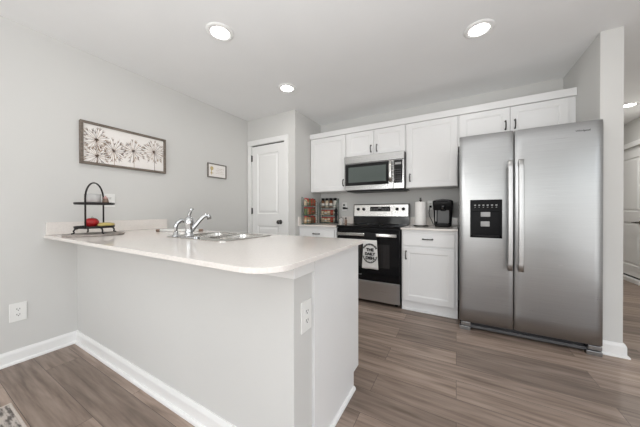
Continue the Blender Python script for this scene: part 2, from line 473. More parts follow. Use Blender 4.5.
T = Matrix.Translation((DX0, YP, 0))
w = DX1 - DX0
d1 = thing('door_1', 'white two-panel pantry door with a dark knob', 'door', (DX0 + w / 2, YP, 0)); d1['kind'] = 'structure'
Td = Matrix.Translation((DX0 + 0.004, YP + 0.004, 0.012))
obj('door_slab', panel_door(Td, w - 0.008, DZ - 0.026, [(0.24, 0.86), (1.03, 1.91)]), M_TRIM, d1)
obj('door_casing', casing(T, w, DZ), M_TRIM, d1)
obj('door_shadow_gap', MB().box(DX0, DX1, YP + 0.045, YP + 0.06, 0.0, DZ).box(DX0, DX1, YP + 0.012, YP + 0.045, DZ - 0.006, DZ), M_VOID, d1)  # black strip and backing paint the shadow gap around the door
for z in (0.25, 1.085, 1.865):
    obj('hinge', MB().box(DX0 - 0.010, DX0 + 0.016, YP - 0.002, YP + 0.004, z - 0.045, z + 0.045, 0.001).lathe([(0.006, -0.048), (0.006, 0.048)], (DX0 + 0.002, YP - 0.006, z), 10), M_DARKM, d1)
kx, kz = -2.135, 0.931
obj('knob', MB().lathe([(0.031, 0), (0.031, 0.005), (0.012, 0.008), (0.011, 0.028), (0.022, 0.034), (0.029, 0.045), (0.027, 0.058), (0.014, 0.066), (0.0, 0.067)], (kx, YP + 0.004, kz), 20, axis='y'), M_DARKM, d1)

T2 = on_right_wall(HD1, 0)       # local x runs towards -y
w2 = HD1 - HD0
d2 = thing('door_2', 'white panel door at the far end of the hallway', 'door', (XR, (HD0 + HD1) / 2, 0)); d2['kind'] = 'structure'
obj('door_slab', panel_door(T2 @ Matrix.Translation((0.004, 0.02, 0.085)), w2 - 0.008, HZ - 0.09, [(0.16, 0.82), (0.98, 1.80)]), M_TRIM, d2)
obj('door_casing', casing(T2, w2, HZ), M_TRIM, d2)
obj('threshold', MB(T2).box(0, w2, -0.03, 0.09, 0, 0.06, 0.004), M_TRIM, d2)
obj('weatherstrip', MB(T2).box(0, w2, 0.026, 0.09, 0.06, 0.092), M_VOID, d2)
m = MB(T2); lx, lz = w2 - 0.07, 0.905
m.lathe([(0.028, 0), (0.028, 0.006), (0.011, 0.009), (0.011, 0.05), (0, 0.051)], (lx, 0.02, lz), 16, axis='y')
m.tube([(lx, -0.028, lz), (lx - 0.05, -0.03, lz), (lx - 0.115, -0.024, lz)], [0.009, 0.008, 0.007], 8)
obj('door_handle', m, M_DARKM, d2)

# --- recessed ceiling lights
def recessed(x, y, label, gain=1.0):
    t = thing('recessed_light', label, 'ceiling light', (x, y, CEIL), 'recessed ceiling lights')
    obj('trim_ring', MB().lathe([(0.0665, -0.0005), (0.068, -0.009), (0.088, -0.010), (0.100, -0.004), (0.101, -0.0005)], (x, y, CEIL), 32), M_TRIM, t)
    obj('lens', MB().lathe([(0.001, -0.004), (0.066, -0.004), (0.066, -0.0065), (0.001, -0.0075)], (x, y, CEIL), 32), M_LENS, t)
    l = bpy.data.lights.new('downlight', 'AREA'); l.shape = 'DISK'; l.size = 0.15; l.energy = LIGHT_W * gain; l.color = (1.0, 0.975, 0.94)
    o = bpy.data.objects.new('downlight', l); COL.objects.link(o); o.location = (x, y, CEIL - 0.014)
recessed(-1.564, 1.251, 'lit round recessed ceiling light nearest the framed flower picture')
recessed(0.146, 2.177, 'lit round recessed ceiling light in front of the fridge')
recessed(-1.631, 2.179, 'lit round recessed ceiling light nearest the pantry door')
recessed(1.926, 4.682, 'lit round recessed ceiling light in the hallway', 7.0)

# ------------------------------------------------------------------ outlets
def outlet(T, label, name='wall_outlet', w=0.076, h=0.124, kind='duplex'):
    loc = T.to_translation()
    t = thing(name, label, 'outlet' if kind == 'duplex' else 'switch', tuple(loc))
    obj('cover_plate', MB(T).box(-w / 2, w / 2, -0.006, 0, -h / 2, h / 2, 0.003), M_PLATE, t)
    if kind == 'duplex':
        for s in (-1, 1):
            cz = s * 0.0195
            r = obj('receptacle', MB(T).loft([[(x, y, cz + z) for x, z in rrect(-0.017, 0.017, -0.0135, 0.0135, 0.008)] for y in (-0.004, -0.008)], False), M_PLATE, t)
            m = MB(T)
            m.box(-0.0085, -0.0055, -0.0085, -0.004, cz - 0.002, cz + 0.008); m.box(0.0050, 0.0080, -0.0085, -0.004, cz - 0.002, cz + 0.007)
            m.lathe([(0.003, 0.004), (0.003, 0.0085)], (0, 0, cz - 0.007), 8, axis='y')
            obj('slot', m, M_SLOT, r)
    else:
        r = obj('rocker', MB(T).box(-0.017, 0.017, -0.010, -0.004, -0.034, 0.034, 0.003), M_PLATE, t)
    return t
outlet(on_left_wall(0.470, 0.362), 'white duplex outlet low on the left wall above the baseboard', w=0.082, h=0.130)
outlet(on_left_wall(1.005, 1.183), 'white outlet on the left wall behind the tiered tray', w=0.080, h=0.118)
outlet(Matrix.Translation((PXE, 0.872, 0.640)) @ Matrix.Rotation(PI / 2, 4, 'Z'), 'white duplex outlet on the free end of the peninsula wall', w=0.078, h=0.128)

# ------------------------------------------------------------------ peninsula
def shaker(m, x0, x1, z0, z1, y, th=0.019, rail=0.057, rec=0.008):
    """flat frame and recessed panel, front at y facing -y"""
    b = 0.0015
    m.box(x0, x0 + rail, y, y + th, z0, z1, b); m.box(x1 - rail, x1, y, y + th, z0, z1, b)
    m.box(x0 + rail - 0.001, x1 - rail + 0.001, y, y + th, z1 - rail, z1, b); m.box(x0 + rail - 0.001, x1 - rail + 0.001, y, y + th, z0, z0 + rail, b)
    X0, X1, Z0, Z1 = x0 + rail, x1 - rail, z0 + rail, z1 - rail
    def L(i, yy): return [(X0 + i, yy, Z0 + i), (X1 - i, yy, Z0 + i), (X1 - i, yy, Z1 - i), (X0 + i, yy, Z1 - i)]
    m.loft([L(-0.002, y + 0.003), L(0.006, y + 0.004), L(0.010, y + rec), L(0.012, y + rec)], False, False, True)
    m.box(x0 + rail - 0.002, x1 - rail + 0.002, y + rec + 0.001, y + th, z0 + rail - 0.002, z1 - rail + 0.002)
    return m

def pull_v(x, z, y, L=0.105, T=None):
    m = MB(T)
    m.tube([(x, y, z - L / 2 + 0.012), (x, y - 0.016, z - L / 2 + 0.010), (x, y - 0.026, z - L / 4), (x, y - 0.029, z), (x, y - 0.026, z + L / 4), (x, y - 0.016, z + L / 2 - 0.010), (x, y, z + L / 2 - 0.012)],
           [0.0075, 0.006, 0.0055, 0.006, 0.0055, 0.006, 0.0075], 8)
    for s in (-1, 1): m.lathe([(0.009, 0), (0.009, 0.003), (0.006, 0.006)], (x, y, z + s * (L / 2 - 0.012)), 10, axis='y')
    return m
def pull_h(x, z, y, L=0.115, T=None):
    m = MB(T)
    m.tube([(x - L / 2 + 0.012, y, z), (x - L / 2 + 0.010, y - 0.016, z), (x - L / 4, y - 0.026, z), (x, y - 0.029, z), (x + L / 4, y - 0.026, z), (x + L / 2 - 0.010, y - 0.016, z), (x + L / 2 - 0.012, y, z)],
           [0.0075, 0.006, 0.0055, 0.006, 0.0055, 0.006, 0.0075], 8)
    for s in (-1, 1): m.lathe([(0.009, 0), (0.009, 0.003), (0.006, 0.006)], (x + s * (L / 2 - 0.012), y, z), 10, axis='y')
    return m

PEX = -0.546           # outer face of the finished end panel
PYB = 1.475            # kitchen side of the peninsula carcass
t = thing('peninsula_cabinet', 'white peninsula base cabinet with a plain end panel beside the range', 'cabinet', (-1.6, 1.19, 0))
m = MB()
Tp = Matrix(((0, 0, 1, 0), (1, 0, 0, 0), (0, 1, 0, 0), (0, 0, 0, 1)))   # prism (u,v,w) -> x=w, y=u, z=v
m.T = Tp
m.prism([(PY1 + 0.002, 0.0), (1.395, 0), (1.395, 0.10), (PYB, 0.10), (PYB, 0.878), (PY1 + 0.002, 0.878)], PEX - 0.02, PEX)
obj('end_panel', m, M_CAB, t)
m = MB()
m.box(XL + 0.002, PEX - 0.021, PY1 + 0.002, PY1 + 0.014, 0.10, 0.878)
m.box(XL + 0.002, XL + 0.02, PY1 + 0.014, PYB, 0.10, 0.878)
m.box(XL + 0.02, PEX - 0.021, PY1 + 0.014, PYB, 0.10, 0.118)
m.box(XL + 0.02, PEX - 0.021, PYB - 0.02, PYB, 0.82, 0.878)
m.box(-1.08, -1.06, PY1 + 0.014, PYB - 0.02, 0.118, 0.878); m.box(-2.02, -2.0, PY1 + 0.014, PYB - 0.02, 0.118, 0.878)
obj('carcass', m, M_CAB, t)
obj('toe_kick', MB().box(XL + 0.002, PEX - 0.021, 1.385, 1.395, 0.001, 0.10), M_CAB, t)
TK = Matrix.Rotation(PI, 4, 'Z')      # faces +y: local (x,y) -> (-x,-y)
for (a, b, hs) in ((-0.57, -1.06, -1), (-1.07, -1.535, 1), (-1.545, -2.01, -1), (-2.02, -2.70, 1)):
    d = obj('cabinet_door', shaker(MB(TK), -a, -b, 0.12, 0.81, -PYB - 0.0195), M_CAB, t)
    obj('door_pull', pull_v(-b - 0.035 if hs > 0 else -a + 0.035, 0.72, -PYB - 0.0195, T=TK), M_DARKM, d)
m = MB(); sweep(m, [(PEX, PY1 + 0.03), (PEX, 1.393)], [(0, 0.0005), (0, 0.019), (0.006, 0.018), (0.013, 0.011), (0.015, 0.0005)])
obj('shoe_moulding', m, M_TRIM, t)

CZ0, CZ1 = 0.880, 0.900
SX0, SX1, SY0, SY1 = -1.81, -1.205, 0.975, 1.43    # sink rim
R = 0.13
poly = [(XL + 0.001, 1.505), (XL + 0.001, 0.600)]
xe, yf = -0.496, 0.572
for i in range(9):
    a = -PI / 2 + PI / 2 * i / 8
    poly.append((xe - R + R * math.cos(a), yf + R + R * math.sin(a)))
for i in range(5):
    a = PI / 2 * i / 4
    poly.append((xe - 0.012 - 0.015 + 0.015 * math.cos(a), 1.505 - 0.015 + 0.015 * math.sin(a)))
hole = rrect(SX0 + 0.02, SX1 - 0.02, SY0 + 0.02, SY1 - 0.02, 0.03)
ct = obj('countertop', MB().prism(poly, CZ0, CZ1, [hole]), M_QUARTZ, None, (-1.6, 1.0, CZ0))
bv = ct.modifiers.new('edge', 'BEVEL'); bv.width = 0.003; bv.segments = 2; bv.limit_method = 'ANGLE'; bv.angle_limit = math.radians(50)
tag(ct, 'white quartz peninsula countertop with rounded corner, holding the sink', 'countertop')
obj('backsplash', MB().box(XL + 0.001, XL + 0.021, 0.607, 1.50, CZ1 + 0.0005, 1.0, 0.002), M_QUARTZ, ct)

# --- sink
t = thing('sink', 'double bowl stainless steel sink set into the peninsula counter', 'sink', ((SX0 + SX1) / 2, (SY0 + SY1) / 2, CZ1))
xm = SX0 + 0.31
b1 = (SX0 + 0.035, xm - 0.012, SY0 + 0.075, SY1 - 0.035); b2 = (xm + 0.012, SX1 - 0.035, SY0 + 0.075, SY1 - 0.035)
obj('rim', MB().prism(rrect(SX0, SX1, SY0, SY1, 0.035), CZ1 + 0.0005, CZ1 + 0.005, [rrect(*b1, 0.05), rrect(*b2, 0.05)]), M_SINK, t)
for b in (b1, b2):
    lps = []
    for ins, z in ((-0.001, CZ1 + 0.004), (0.0, CZ1 - 0.01), (0.006, CZ1 - 0.08), (0.012, CZ1 - 0.155), (0.028, CZ1 - 0.178), (0.05, CZ1 - 0.182)):
        lps.append([(x, y, z) for x, y in rrect(b[0] + ins, b[1] - ins, b[2] + ins, b[3] - ins, 0.05)])
    bo = obj('bowl', MB().loft(lps, True, False, True), M_SINK, t)
    obj('drain', MB().lathe([(0.045, 0), (0.045, 0.003), (0.034, 0.004), (0.030, 0.001), (0.001, 0.001)], ((b[0] + b[1]) / 2, (b[2] + b[3]) / 2, CZ1 - 0.182), 20), M_CHROME, bo)

# --- faucet
fx, fy, fz = -1.588, 1.015, CZ1 + 0.005
t = thing('faucet', 'chrome single lever kitchen faucet on the sink rim', 'faucet', (fx, fy, fz))
obj('deck_plate', MB().prism([(fx + x, fy + y) for x, y in rrect(-0.085, 0.10, -0.026, 0.026, 0.025)], fz, fz + 0.010), M_CHROME, t)
obj('faucet_body', MB().lathe([(0.030, 0.010), (0.030, 0.016), (0.025, 0.022), (0.024, 0.075), (0.029, 0.082), (0.030, 0.105), (0.026, 0.130), (0.015, 0.142), (0.0, 0.144)], (fx, fy, fz), 20), M_CHROME, t)
obj('spout', MB().tube([(fx + 0.004, fy + 0.009, fz + 0.045), (fx + 0.014, fy + 0.03, fz + 0.075), (fx + 0.027, fy + 0.062, fz + 0.118), (fx + 0.036, fy + 0.084, fz + 0.143), (fx + 0.043, fy + 0.100, fz + 0.150), (fx + 0.049, fy + 0.114, fz + 0.142), (fx + 0.051, fy + 0.119, fz + 0.122)],
                        [0.018, 0.016, 0.0145, 0.0145, 0.015, 0.0155, 0.0155], 12), M_CHROME, t)
obj('lever', MB().tube([(fx, fy, fz + 0.135), (fx + 0.004, fy - 0.002, fz + 0.155), (fx + 0.016, fy + 0.004, fz + 0.185), (fx + 0.024, fy + 0.008, fz + 0.198)], [0.014, 0.011, 0.010, 0.013], 10), M_CHROME, t)
sx, sy = -1.735, 1.010
t = thing('side_sprayer', 'short chrome side sprayer with a curved head left of the faucet', 'sprayer', (sx, sy, fz))
obj('sprayer_base', MB().lathe([(0.026, 0), (0.026, 0.006), (0.018, 0.012), (0.015, 0.035)], (sx, sy, fz), 16), M_CHROME, t)
obj('sprayer_head', MB().tube([(sx, sy, fz + 0.030), (sx, sy, fz + 0.070), (sx + 0.004, sy + 0.008, fz + 0.095), (sx + 0.014, sy + 0.03, fz + 0.112), (sx + 0.026, sy + 0.055, fz + 0.108), (sx + 0.030, sy + 0.066, fz + 0.090)],
                              [0.012, 0.013, 0.015, 0.016, 0.015, 0.013], 12), M_CHROME, t)
# --- white rod with dark ends
p0, p1 = Vector((-2.36, 1.20, CZ1 + 0.011)), Vector((-2.02, 1.42, CZ1 + 0.011))
dv = (p1 - p0).normalized()
t = thing('rolling_stick', 'slim white stick with dark ends lying on the counter behind the faucet', 'kitchen utensil', tuple((p0 + p1) / 2 - Vector((0, 0, 0.011))))
obj('shaft', MB().tube([p0 + dv * 0.03, p1 - dv * 0.03], 0.010, 12), M_PLATE, t)
for a, b in ((p0, p0 + dv * 0.032), (p1 - dv * 0.032, p1)): obj('end_cap', MB().tube([a, b], 0.0109, 12), M_BROWN, t)

# ------------------------------------------------------------------ tiered tray group
tc = Vector((-2.463, 0.806, CZ1))
o = obj('serving_board', MB().lathe([(0.001, 0.0005), (0.177, 0.0005), (0.182, 0.005), (0.178, 0.011), (0.001, 0.011)], tc, 40), M_BOARD, None, tuple(tc))
tag(o, 'flat round dark slate board lying under the tiered tray', 'serving board')
sz = CZ1 + 0.0115
t = thing('tiered_tray', 'black iron two-tier tray with an arched handle on the peninsula counter', 'tiered tray', (tc.x, tc.y, sz))
TR = 0.118
def tray_disc(z):
    return MB().lathe([(0.001, 0), (TR - 0.004, 0), (TR, 0.002), (TR + 0.002, 0.016), (TR - 0.002, 0.017), (TR - 0.004, 0.006), (0.001, 0.006)], (tc.x, tc.y, z), 36)
LZ, UZ = 0.955, 1.135
obj('lower_tier', tray_disc(LZ), M_BLACKM, t)
obj('upper_tier', tray_disc(UZ), M_BLACKM, t)
# view direction from camera to tray, handle plane nearly along it
vd = Vector((tc.x, tc.y, 0)).normalized()
sd = Vector((-vd.y, vd.x, 0))               # leftwards as seen by the camera
sd = Vector((vd.y, -vd.x, 0))               # rightwards as seen by the camera
hd = (vd * 0.905 + sd * 0.425).normalized()
rr = TR + 0.004
pts = []
A = tc - hd * rr; B = tc + hd * rr
pts.append(Vector((A.x, A.y, LZ + 0.0)))
pts.append(Vector((A.x, A.y, 1.18)))
for i in range(1, 16):
    a = PI * i / 16
    c = tc - hd * rr * math.cos(a)
    pts.append(Vector((c.x, c.y, 1.18 + 0.125 * math.sin(a))))
pts.append(Vector((B.x, B.y, 1.18))); pts.append(Vector((B.x, B.y, LZ + 0.0)))
obj('handle', MB().tube(pts, 0.0058, 8), M_BLACKM, t)
for k in range(4):
    a = math.atan2(hd.y, hd.x) + PI / 4 + k * PI / 2
    u = Vector((math.cos(a), math.sin(a), 0))
    q = [tc + u * (TR - 0.02), tc + u * (TR - 0.002), tc + u * (TR + 0.006), tc + u * (TR + 0.002), tc + u * (TR + 0.018)]
    zz = [LZ + 0.001, LZ - 0.004, LZ - 0.018, sz + 0.012, sz + 0.006]
    obj('foot', MB().tube([(p.x, p.y, z) for p, z in zip(q, zz)], 0.0055, 8), M_BLACKM, t)

def apple(c, r, label):
    t = thing('apple', label, 'apple', tuple(c))
    pr = []
    for i in range(15):
        a = -PI / 2 + PI * i / 14
        rad = r * math.cos(a) * (1.0 + 0.10 * math.sin(a))
        z = r * 0.92 * math.sin(a)
        if a > 1.0: z -= r * 0.28 * ((a - 1.0) / 0.57) ** 2
        if a < -1.0: z += r * 0.12 * ((-a - 1.0) / 0.57) ** 2
        pr.append((rad, z + r * 0.86))
    obj('flesh', MB().lathe(pr, c, 24), M_APPLE, t)
    obj('stem', MB().tube([(c[0], c[1], c[2] + r * 1.45), (c[0] + 0.003, c[1], c[2] + r * 1.75), (c[0] + 0.008, c[1], c[2] + r * 1.95)], 0.002, 6), M_STEM, t)
q = tc - sd * 0.018 + vd * (-0.045)
apple((q.x, q.y, LZ + 0.0065), 0.042, 'big red apple at the front of the lower tray tier')
q = tc - sd * 0.012 + vd * 0.045
apple((q.x, q.y, LZ + 0.0065), 0.038, 'red apple behind the other one on the lower tier')
def banana(c, ang, label):
    pts = []; rs = []
    for i in range(11):
        s = i / 10; b = (s - 0.5) * 1.7
        d = Vector((math.cos(ang), math.sin(ang), 0)); n = Vector((-d.y, d.x, 0))
        pts.append(c + d * (0.075 * math.sin(b)) + n * (0.075 * (1 - math.cos(b))) + Vector((0, 0, 0)))
        rs.append(0.006 + 0.011 * math.sin(PI * min(1, max(0, s))) ** 0.6)
    t = thing('banana', label, 'banana', tuple(c - Vector((0, 0, 0.017))))
    obj('peel', MB().tube(pts, rs, 8), M_YEL, t)
    obj('tip', MB().tube([pts[0], pts[0] * 2 - pts[1]], 0.0045, 6), M_STEM, t)
sa = math.atan2(sd.y, sd.x)
c = tc + sd * 0.052 - vd * 0.055; c.z = LZ + 0.024; banana(c, sa, 'yellow banana nearest the rim of the lower tier')
c = tc + sd * 0.060 - vd * 0.015; c.z = LZ + 0.024; banana(c, sa, 'yellow banana behind the front banana on the lower tier')

q = tc - sd * 0.012 - vd * 0.03
t = thing('candle_jar', 'clear glass candle jar with a rose layer on the upper tier', 'candle', (q.x, q.y, UZ + 0.0065))
z0 = UZ + 0.0065
obj('jar_glass', MB().lathe([(0.001, 0), (0.046, 0), (0.049, 0.004), (0.049, 0.075), (0.046, 0.075), (0.046, 0.006), (0.001, 0.005)], (q.x, q.y, z0), 24), M_GLASS, t)
obj('wax', MB().lathe([(0.001, 0.0062), (0.0455, 0.0062), (0.0455, 0.024), (0.001, 0.023)], (q.x, q.y, z0), 24), M_WAXP, t)
obj('wick', MB().tube([(q.x, q.y, z0 + 0.02), (q.x, q.y, z0 + 0.034)], 0.0012, 6), M_STEM, t)
q = tc + sd * 0.062 - vd * 0.01
t = thing('spice_pot', 'small brown lidded pot right of the candle on the upper tier', 'pot', (q.x, q.y, z0))
obj('pot_body', MB().lathe([(0.001, 0), (0.018, 0), (0.021, 0.012), (0.018, 0.036), (0.014, 0.042)], (q.x, q.y, z0), 18), M_BROWN, t)
obj('lid', MB().lathe([(0.015, 0.042), (0.016, 0.050), (0.006, 0.056), (0.005, 0.064), (0.0, 0.066)], (q.x, q.y, z0), 18), M_WAXP, t)

# ------------------------------------------------------------------ pictures on the left wall
FW, FH = 0.682, 0.362
Tf = on_left_wall(0.800, 1.487)
t = thing('framed_picture', 'long wood-framed print of brown dandelion heads on the left wall', 'picture', (XL, 1.14, 1.487))
m = MB(Tf); fb = 0.019
m.box(0, FW, -0.038, -0.001, 0, fb, 0.002); m.box(0, FW, -0.038, -0.001, FH - fb, FH, 0.002)
m.box(0, fb, -0.038, -0.001, fb, FH - fb, 0.002); m.box(FW - fb, FW, -0.038, -0.001, fb, FH - fb, 0.002)
obj('frame', m, M_FRAME, t)
cv = obj('canvas', MB(Tf).box(fb, FW - fb, -0.020, -0.002, fb, FH - fb), M_CANVAS, t)
m = MB(Tf)
rnd = random.Random(3)
def stroke(x0, z0, x1, z1, w0, w1, mi):
    m.mi = mi
    d = Vector((x1 - x0, z1 - z0)); L = d.length
    if L < 1e-5: return
    n = Vector((-d.y, d.x)) / L
    cl = lambda x, z: (min(max(x, fb + 0.001), FW - fb - 0.001), min(max(z, fb + 0.001), FH - fb - 0.001))
    P = [cl(x0 + n.x * w0, z0 + n.y * w0), cl(x0 - n.x * w0, z0 - n.y * w0), cl(x1 - n.x * w1, z1 - n.y * w1), cl(x1 + n.x * w1, z1 + n.y * w1)]
    m.loft([[(x, -0.0199, z) for x, z in P], [(x, -0.0206, z) for x, z in P]], False)
for (hx, hz, hr, cnt, mm) in ((0.108, 0.218, 0.088, 30, 0), (0.112, 0.080, 0.080, 24, 0), (0.232, 0.150, 0.092, 30, 2), (0.388, 0.178, 0.092, 30, 2), (0.572, 0.208, 0.102, 34, 0)):
    stroke(hx, hz, hx + 0.004, fb, 0.0014, 0.0018, 1 if mm == 2 else 0)
    for k in range(cnt):
        a = 2 * PI * k / cnt + rnd.uniform(-.08, .08)
        r1 = hr * rnd.uniform(0.55, 1.0)
        ex, ez = hx + r1 * math.cos(a), hz + r1 * math.sin(a)
        mi = rnd.choice([mm, 1, 2, 1])
        stroke(hx + 0.006 * math.cos(a), hz + 0.006 * math.sin(a), ex, ez, 0.0008, 0.0011, mi)
        for s in (-0.35, 0, 0.35):
            l2 = 0.030 * rnd.uniform(0.6, 1.2)
            stroke(ex, ez, ex + l2 * math.cos(a + s), ez + l2 * math.sin(a + s), 0.0020, 0.0009, rnd.choice([mi, 1, 2, 1, 0]))
    for k in range(14):
        a = rnd.uniform(0, 2 * PI); r1 = 0.016
        stroke(hx, hz, hx + r1 * math.cos(a), hz + r1 * math.sin(a), 0.0022, 0.001, mm)
obj('flower_drawing', m, M_STRK, cv)

SW, SH = 0.285, 0.182
Tf = on_left_wall(2.0, 1.518)
t = thing('framed_certificate', 'small thin-framed certificate with gold motif near the pantry door', 'picture', (XL, 2.142, 1.518))
m = MB(Tf); f2 = 0.012
m.box(0, SW, -0.022, -0.001, 0, f2, 0.0015); m.box(0, SW, -0.022, -0.001, SH - f2, SH, 0.0015)
m.box(0, f2, -0.022, -0.001, f2, SH - f2, 0.0015); m.box(SW - f2, SW, -0.022, -0.001, f2, SH - f2, 0.0015)
obj('frame', m, M_FRAMEG, t)
cv = obj('paper', MB(Tf).box(f2, SW - f2, -0.012, -0.002, f2, SH - f2), M_CANVAS, t)
m = MB(Tf)
for k in range(8):
    a = 2 * PI * k / 8
    m.loft([[(0.062 + 0.014 * math.cos(a) + 0.010 * math.cos(b), y, 0.118 + 0.014 * math.sin(a) + 0.010 * math.sin(b)) for b in [2 * PI * j / 8 for j in range(8)]] for y in (-0.0119 - 0.0001 * k, -0.0126 - 0.0001 * k)], False)
m.box(0.052, 0.062, -0.0126, -0.0119, 0.035, 0.10); m.box(0.040, 0.085, -0.0124, -0.0119, 0.055, 0.062)
obj('gold_motif', m, M_GOLD, cv)
m = MB(Tf)
for k, (a, b) in enumerate(((0.12, 0.25), (0.13, 0.24), (0.12, 0.22), (0.14, 0.25))): m.box(a, b, -0.0124, -0.0119, 0.060 + k * 0.020, 0.0625 + k * 0.020)
obj('ruled_lines', m, M_STRK[1], cv)

# ------------------------------------------------------------------ wall cabinets
YU = 3.070       # door fronts
UT, UB = 2.128, 1.357
def wall_cabinet(label, x0, x1, z0, z1, doors, pulls, yb=YB - 0.002, fill=None):
    t = thing('wall_cabinet', label, 'cabinet', ((x0 + x1) / 2, (YU + yb) / 2, z0))
    m = MB(); m.box(x0, x1, YU + 0.0205, yb, z0, z1, 0.001)
    obj('carcass', m, M_CAB, t)
    for (a, b), (px, pz) in zip(doors, pulls):
        d = obj('cabinet_door', shaker(MB(), a, b, z0 + 0.004, z1 - 0.006, YU), M_CAB, t)
        obj('door_pull', pull_v(px, pz, YU), M_DARKM, d)
    return t
wall_cabinet('white shaker wall cabinet above the spice racks', -1.880, -1.312, UB, UT, [(-1.862, -1.318)], [(-1.348, 1.468)])
wall_cabinet('short white two-door wall cabinet above the microwave', -1.310, -0.537, 1.800, UT, [(-1.304, -0.9265), (-0.9205, -0.543)], [(-0.962, 1.885), (-0.885, 1.885)])
wall_cabinet('tall white shaker wall cabinet above the coffee maker', -0.535, 0.014, UB, UT, [(-0.520, 0.004)], [(-0.484, 1.478)])
wall_cabinet('white two-door wall cabinet above the fridge', 0.016, 0.9515, 1.790, UT, [(0.034, 0.466), (0.472, 0.895)], [(0.432, 1.945), (0.508, 1.945)])
m = MB()
m.box(-1.882, 0.9515, YU - 0.006, YU + 0.03, UT + 0.001, 2.201, 0.002)
m.box(-1.882, 0.9515, YU + 0.03, YB - 0.002, UT + 0.001, 2.196)
o = obj('cabinet_fascia', m, M_CAB, None, (-0.46, YU, UT))
tag(o, 'long flat white fascia board capping the row of wall cabinets', 'trim')

# ------------------------------------------------------------------ base cabinets and counters
YD = 2.767
def base_cabinet(label, x0, x1, pull_left=True):
    t = thing('base_cabinet', label, 'cabinet', ((x0 + x1) / 2, (YD + YB) / 2, 0))
    m = MB(); m.box(x0, x1, YD + 0.0205, YB - 0.002, 0.105, 0.878, 0.001)
    obj('carcass', m, M_CAB, t)
    obj('toe_kick', MB().box(x0, x1, YD + 0.03, YD + 0.042, 0.001, 0.105).box(x0, x1, YD + 0.016, YD + 0.030, 0.001, 0.02, 0.003), M_CAB, t)
    a, b = x0 + 0.018, x1 - 0.028
    d = obj('drawer_front', MB().box(a, b, YD, YD + 0.019, 0.710, 0.845, 0.004), M_CAB, t)
    obj('drawer_pull', pull_h((a + b) / 2, 0.785, YD), M_DARKM, d)
    d = obj('cabinet_door', shaker(MB(), a, b, 0.112, 0.690, YD), M_CAB, t)
    obj('door_pull', pull_v(a + 0.03 if pull_left else b - 0.03, 0.605, YD), M_DARKM, d)
base_cabinet('white shaker base cabinet between the range and the fridge', -0.525, 0.012)
base_cabinet('white base cabinet under the spice racks left of the range', -1.881, -1.316, False)
def counter(label, x0, x1):
    o = obj('countertop', MB().box(x0, x1, YD - 0.022, YB - 0.002, 0.880, 0.900, 0.003), M_QUARTZ, None, ((x0 + x1) / 2, (YD + YB) / 2, 0.880))
    tag(o, label, 'countertop')
    return o
c1 = counter('short white quartz countertop under the coffee maker', -0.530, 0.014)
obj('backsplash', MB().box(-0.530, 0.014, YB - 0.022, YB - 0.002, 0.9005, 1.0, 0.002), M_QUARTZ, c1)
c2 = counter('short white quartz countertop under the spice racks', -1.882, -1.312)
m = MB(); m.box(-1.861, -1.312, YB - 0.022, YB - 0.002, 0.9005, 1.0, 0.002)
obj('backsplash', m, M_QUARTZ, c2)
obj('backsplash', MB().box(-1.882, -1.862, YD - 0.018, YB - 0.002, 0.9005, 1.0, 0.002), M_QUARTZ, c2)

# ------------------------------------------------------------------ range
RX0, RX1 = -1.303, -0.543
rc = (RX0 + RX1) / 2
t = thing('range', 'stainless and black electric range between the base cabinets', 'range', (rc, 3.07, 0))
m = MB(); m.box(RX0, RX1, YD + 0.032, YB - 0.03, 0.055, 0.885, 0.002)
obj('range_body', m, M_BLACK, t)
for x in (RX0 + 0.05, RX1 - 0.05):
    for y in (YD + 0.08, YB - 0.1): obj('foot', MB().lathe([(0.018, 0), (0.018, 0.012), (0.008, 0.014), (0.008, 0.056)], (x, y, 0), 12), M_BLACK, t)
ck = obj('cooktop', MB().box(RX0 - 0.002, RX1 + 0.002, YD - 0.010, YB - 0.105, 0.886, 0.908, 0.004), M_GLOSS, t)
for bx, by, br in ((-1.11, 2.95, 0.11), (-0.73, 2.95, 0.09), (-1.11, 3.17, 0.08), (-0.73, 3.17, 0.10)):
    obj('burner_ring', MB().lathe([(br - 0.003, 0), (br - 0.003, 0.0006), (br, 0.0006), (br, 0)], (bx, by, 0.9082), 32), M_GREYP, ck)
# oven door
DZ0, DZ1 = 0.272, 0.872
od = obj('oven_door', MB().box(RX0 + 0.002, RX1 - 0.002, YD, YD + 0.031, DZ0, DZ1, 0.004), M_GLOSS, t)
obj('oven_window', MB().box(RX0 + 0.11, RX1 - 0.11, YD - 0.0012, YD + 0.004, 0.43, 0.70, 0.0005), mat('oven_glass', (0.02, 0.018, 0.018), 0.04, rvar=0.02, coat=0.5), od)
m = MB(); m.T = Matrix(((0, 0, 1, 0), (1, 0, 0, 0), (0, 1, 0, 0), (0, 0, 0, 1)))
hz = 0.808
m.T = Matrix.Identity(4)
m.loft([[(x, YD - 0.052 + y, hz + z) for y, z in rrect(-0.010, 0.010, -0.019, 0.019, 0.008)] for x in (RX0 + 0.025, RX1 - 0.025)], True)
for x in (RX0 + 0.05, RX1 - 0.05): m.box(x - 0.014, x + 0.014, YD - 0.045, YD + 0.001, hz - 0.012, hz + 0.012, 0.003)
obj('door_handle', m, M_STEELL, od)
obj('brand_mark', MB().text('Whirlpool', 0.020, (rc - 0.10, YD - 0.0006, 0.335)), M_LCD, od)
obj('storage_drawer', MB().box(RX0 + 0.002, RX1 - 0.002, YD - 0.002, YD + 0.031, 0.040, 0.266, 0.004), M_DARKS, t)
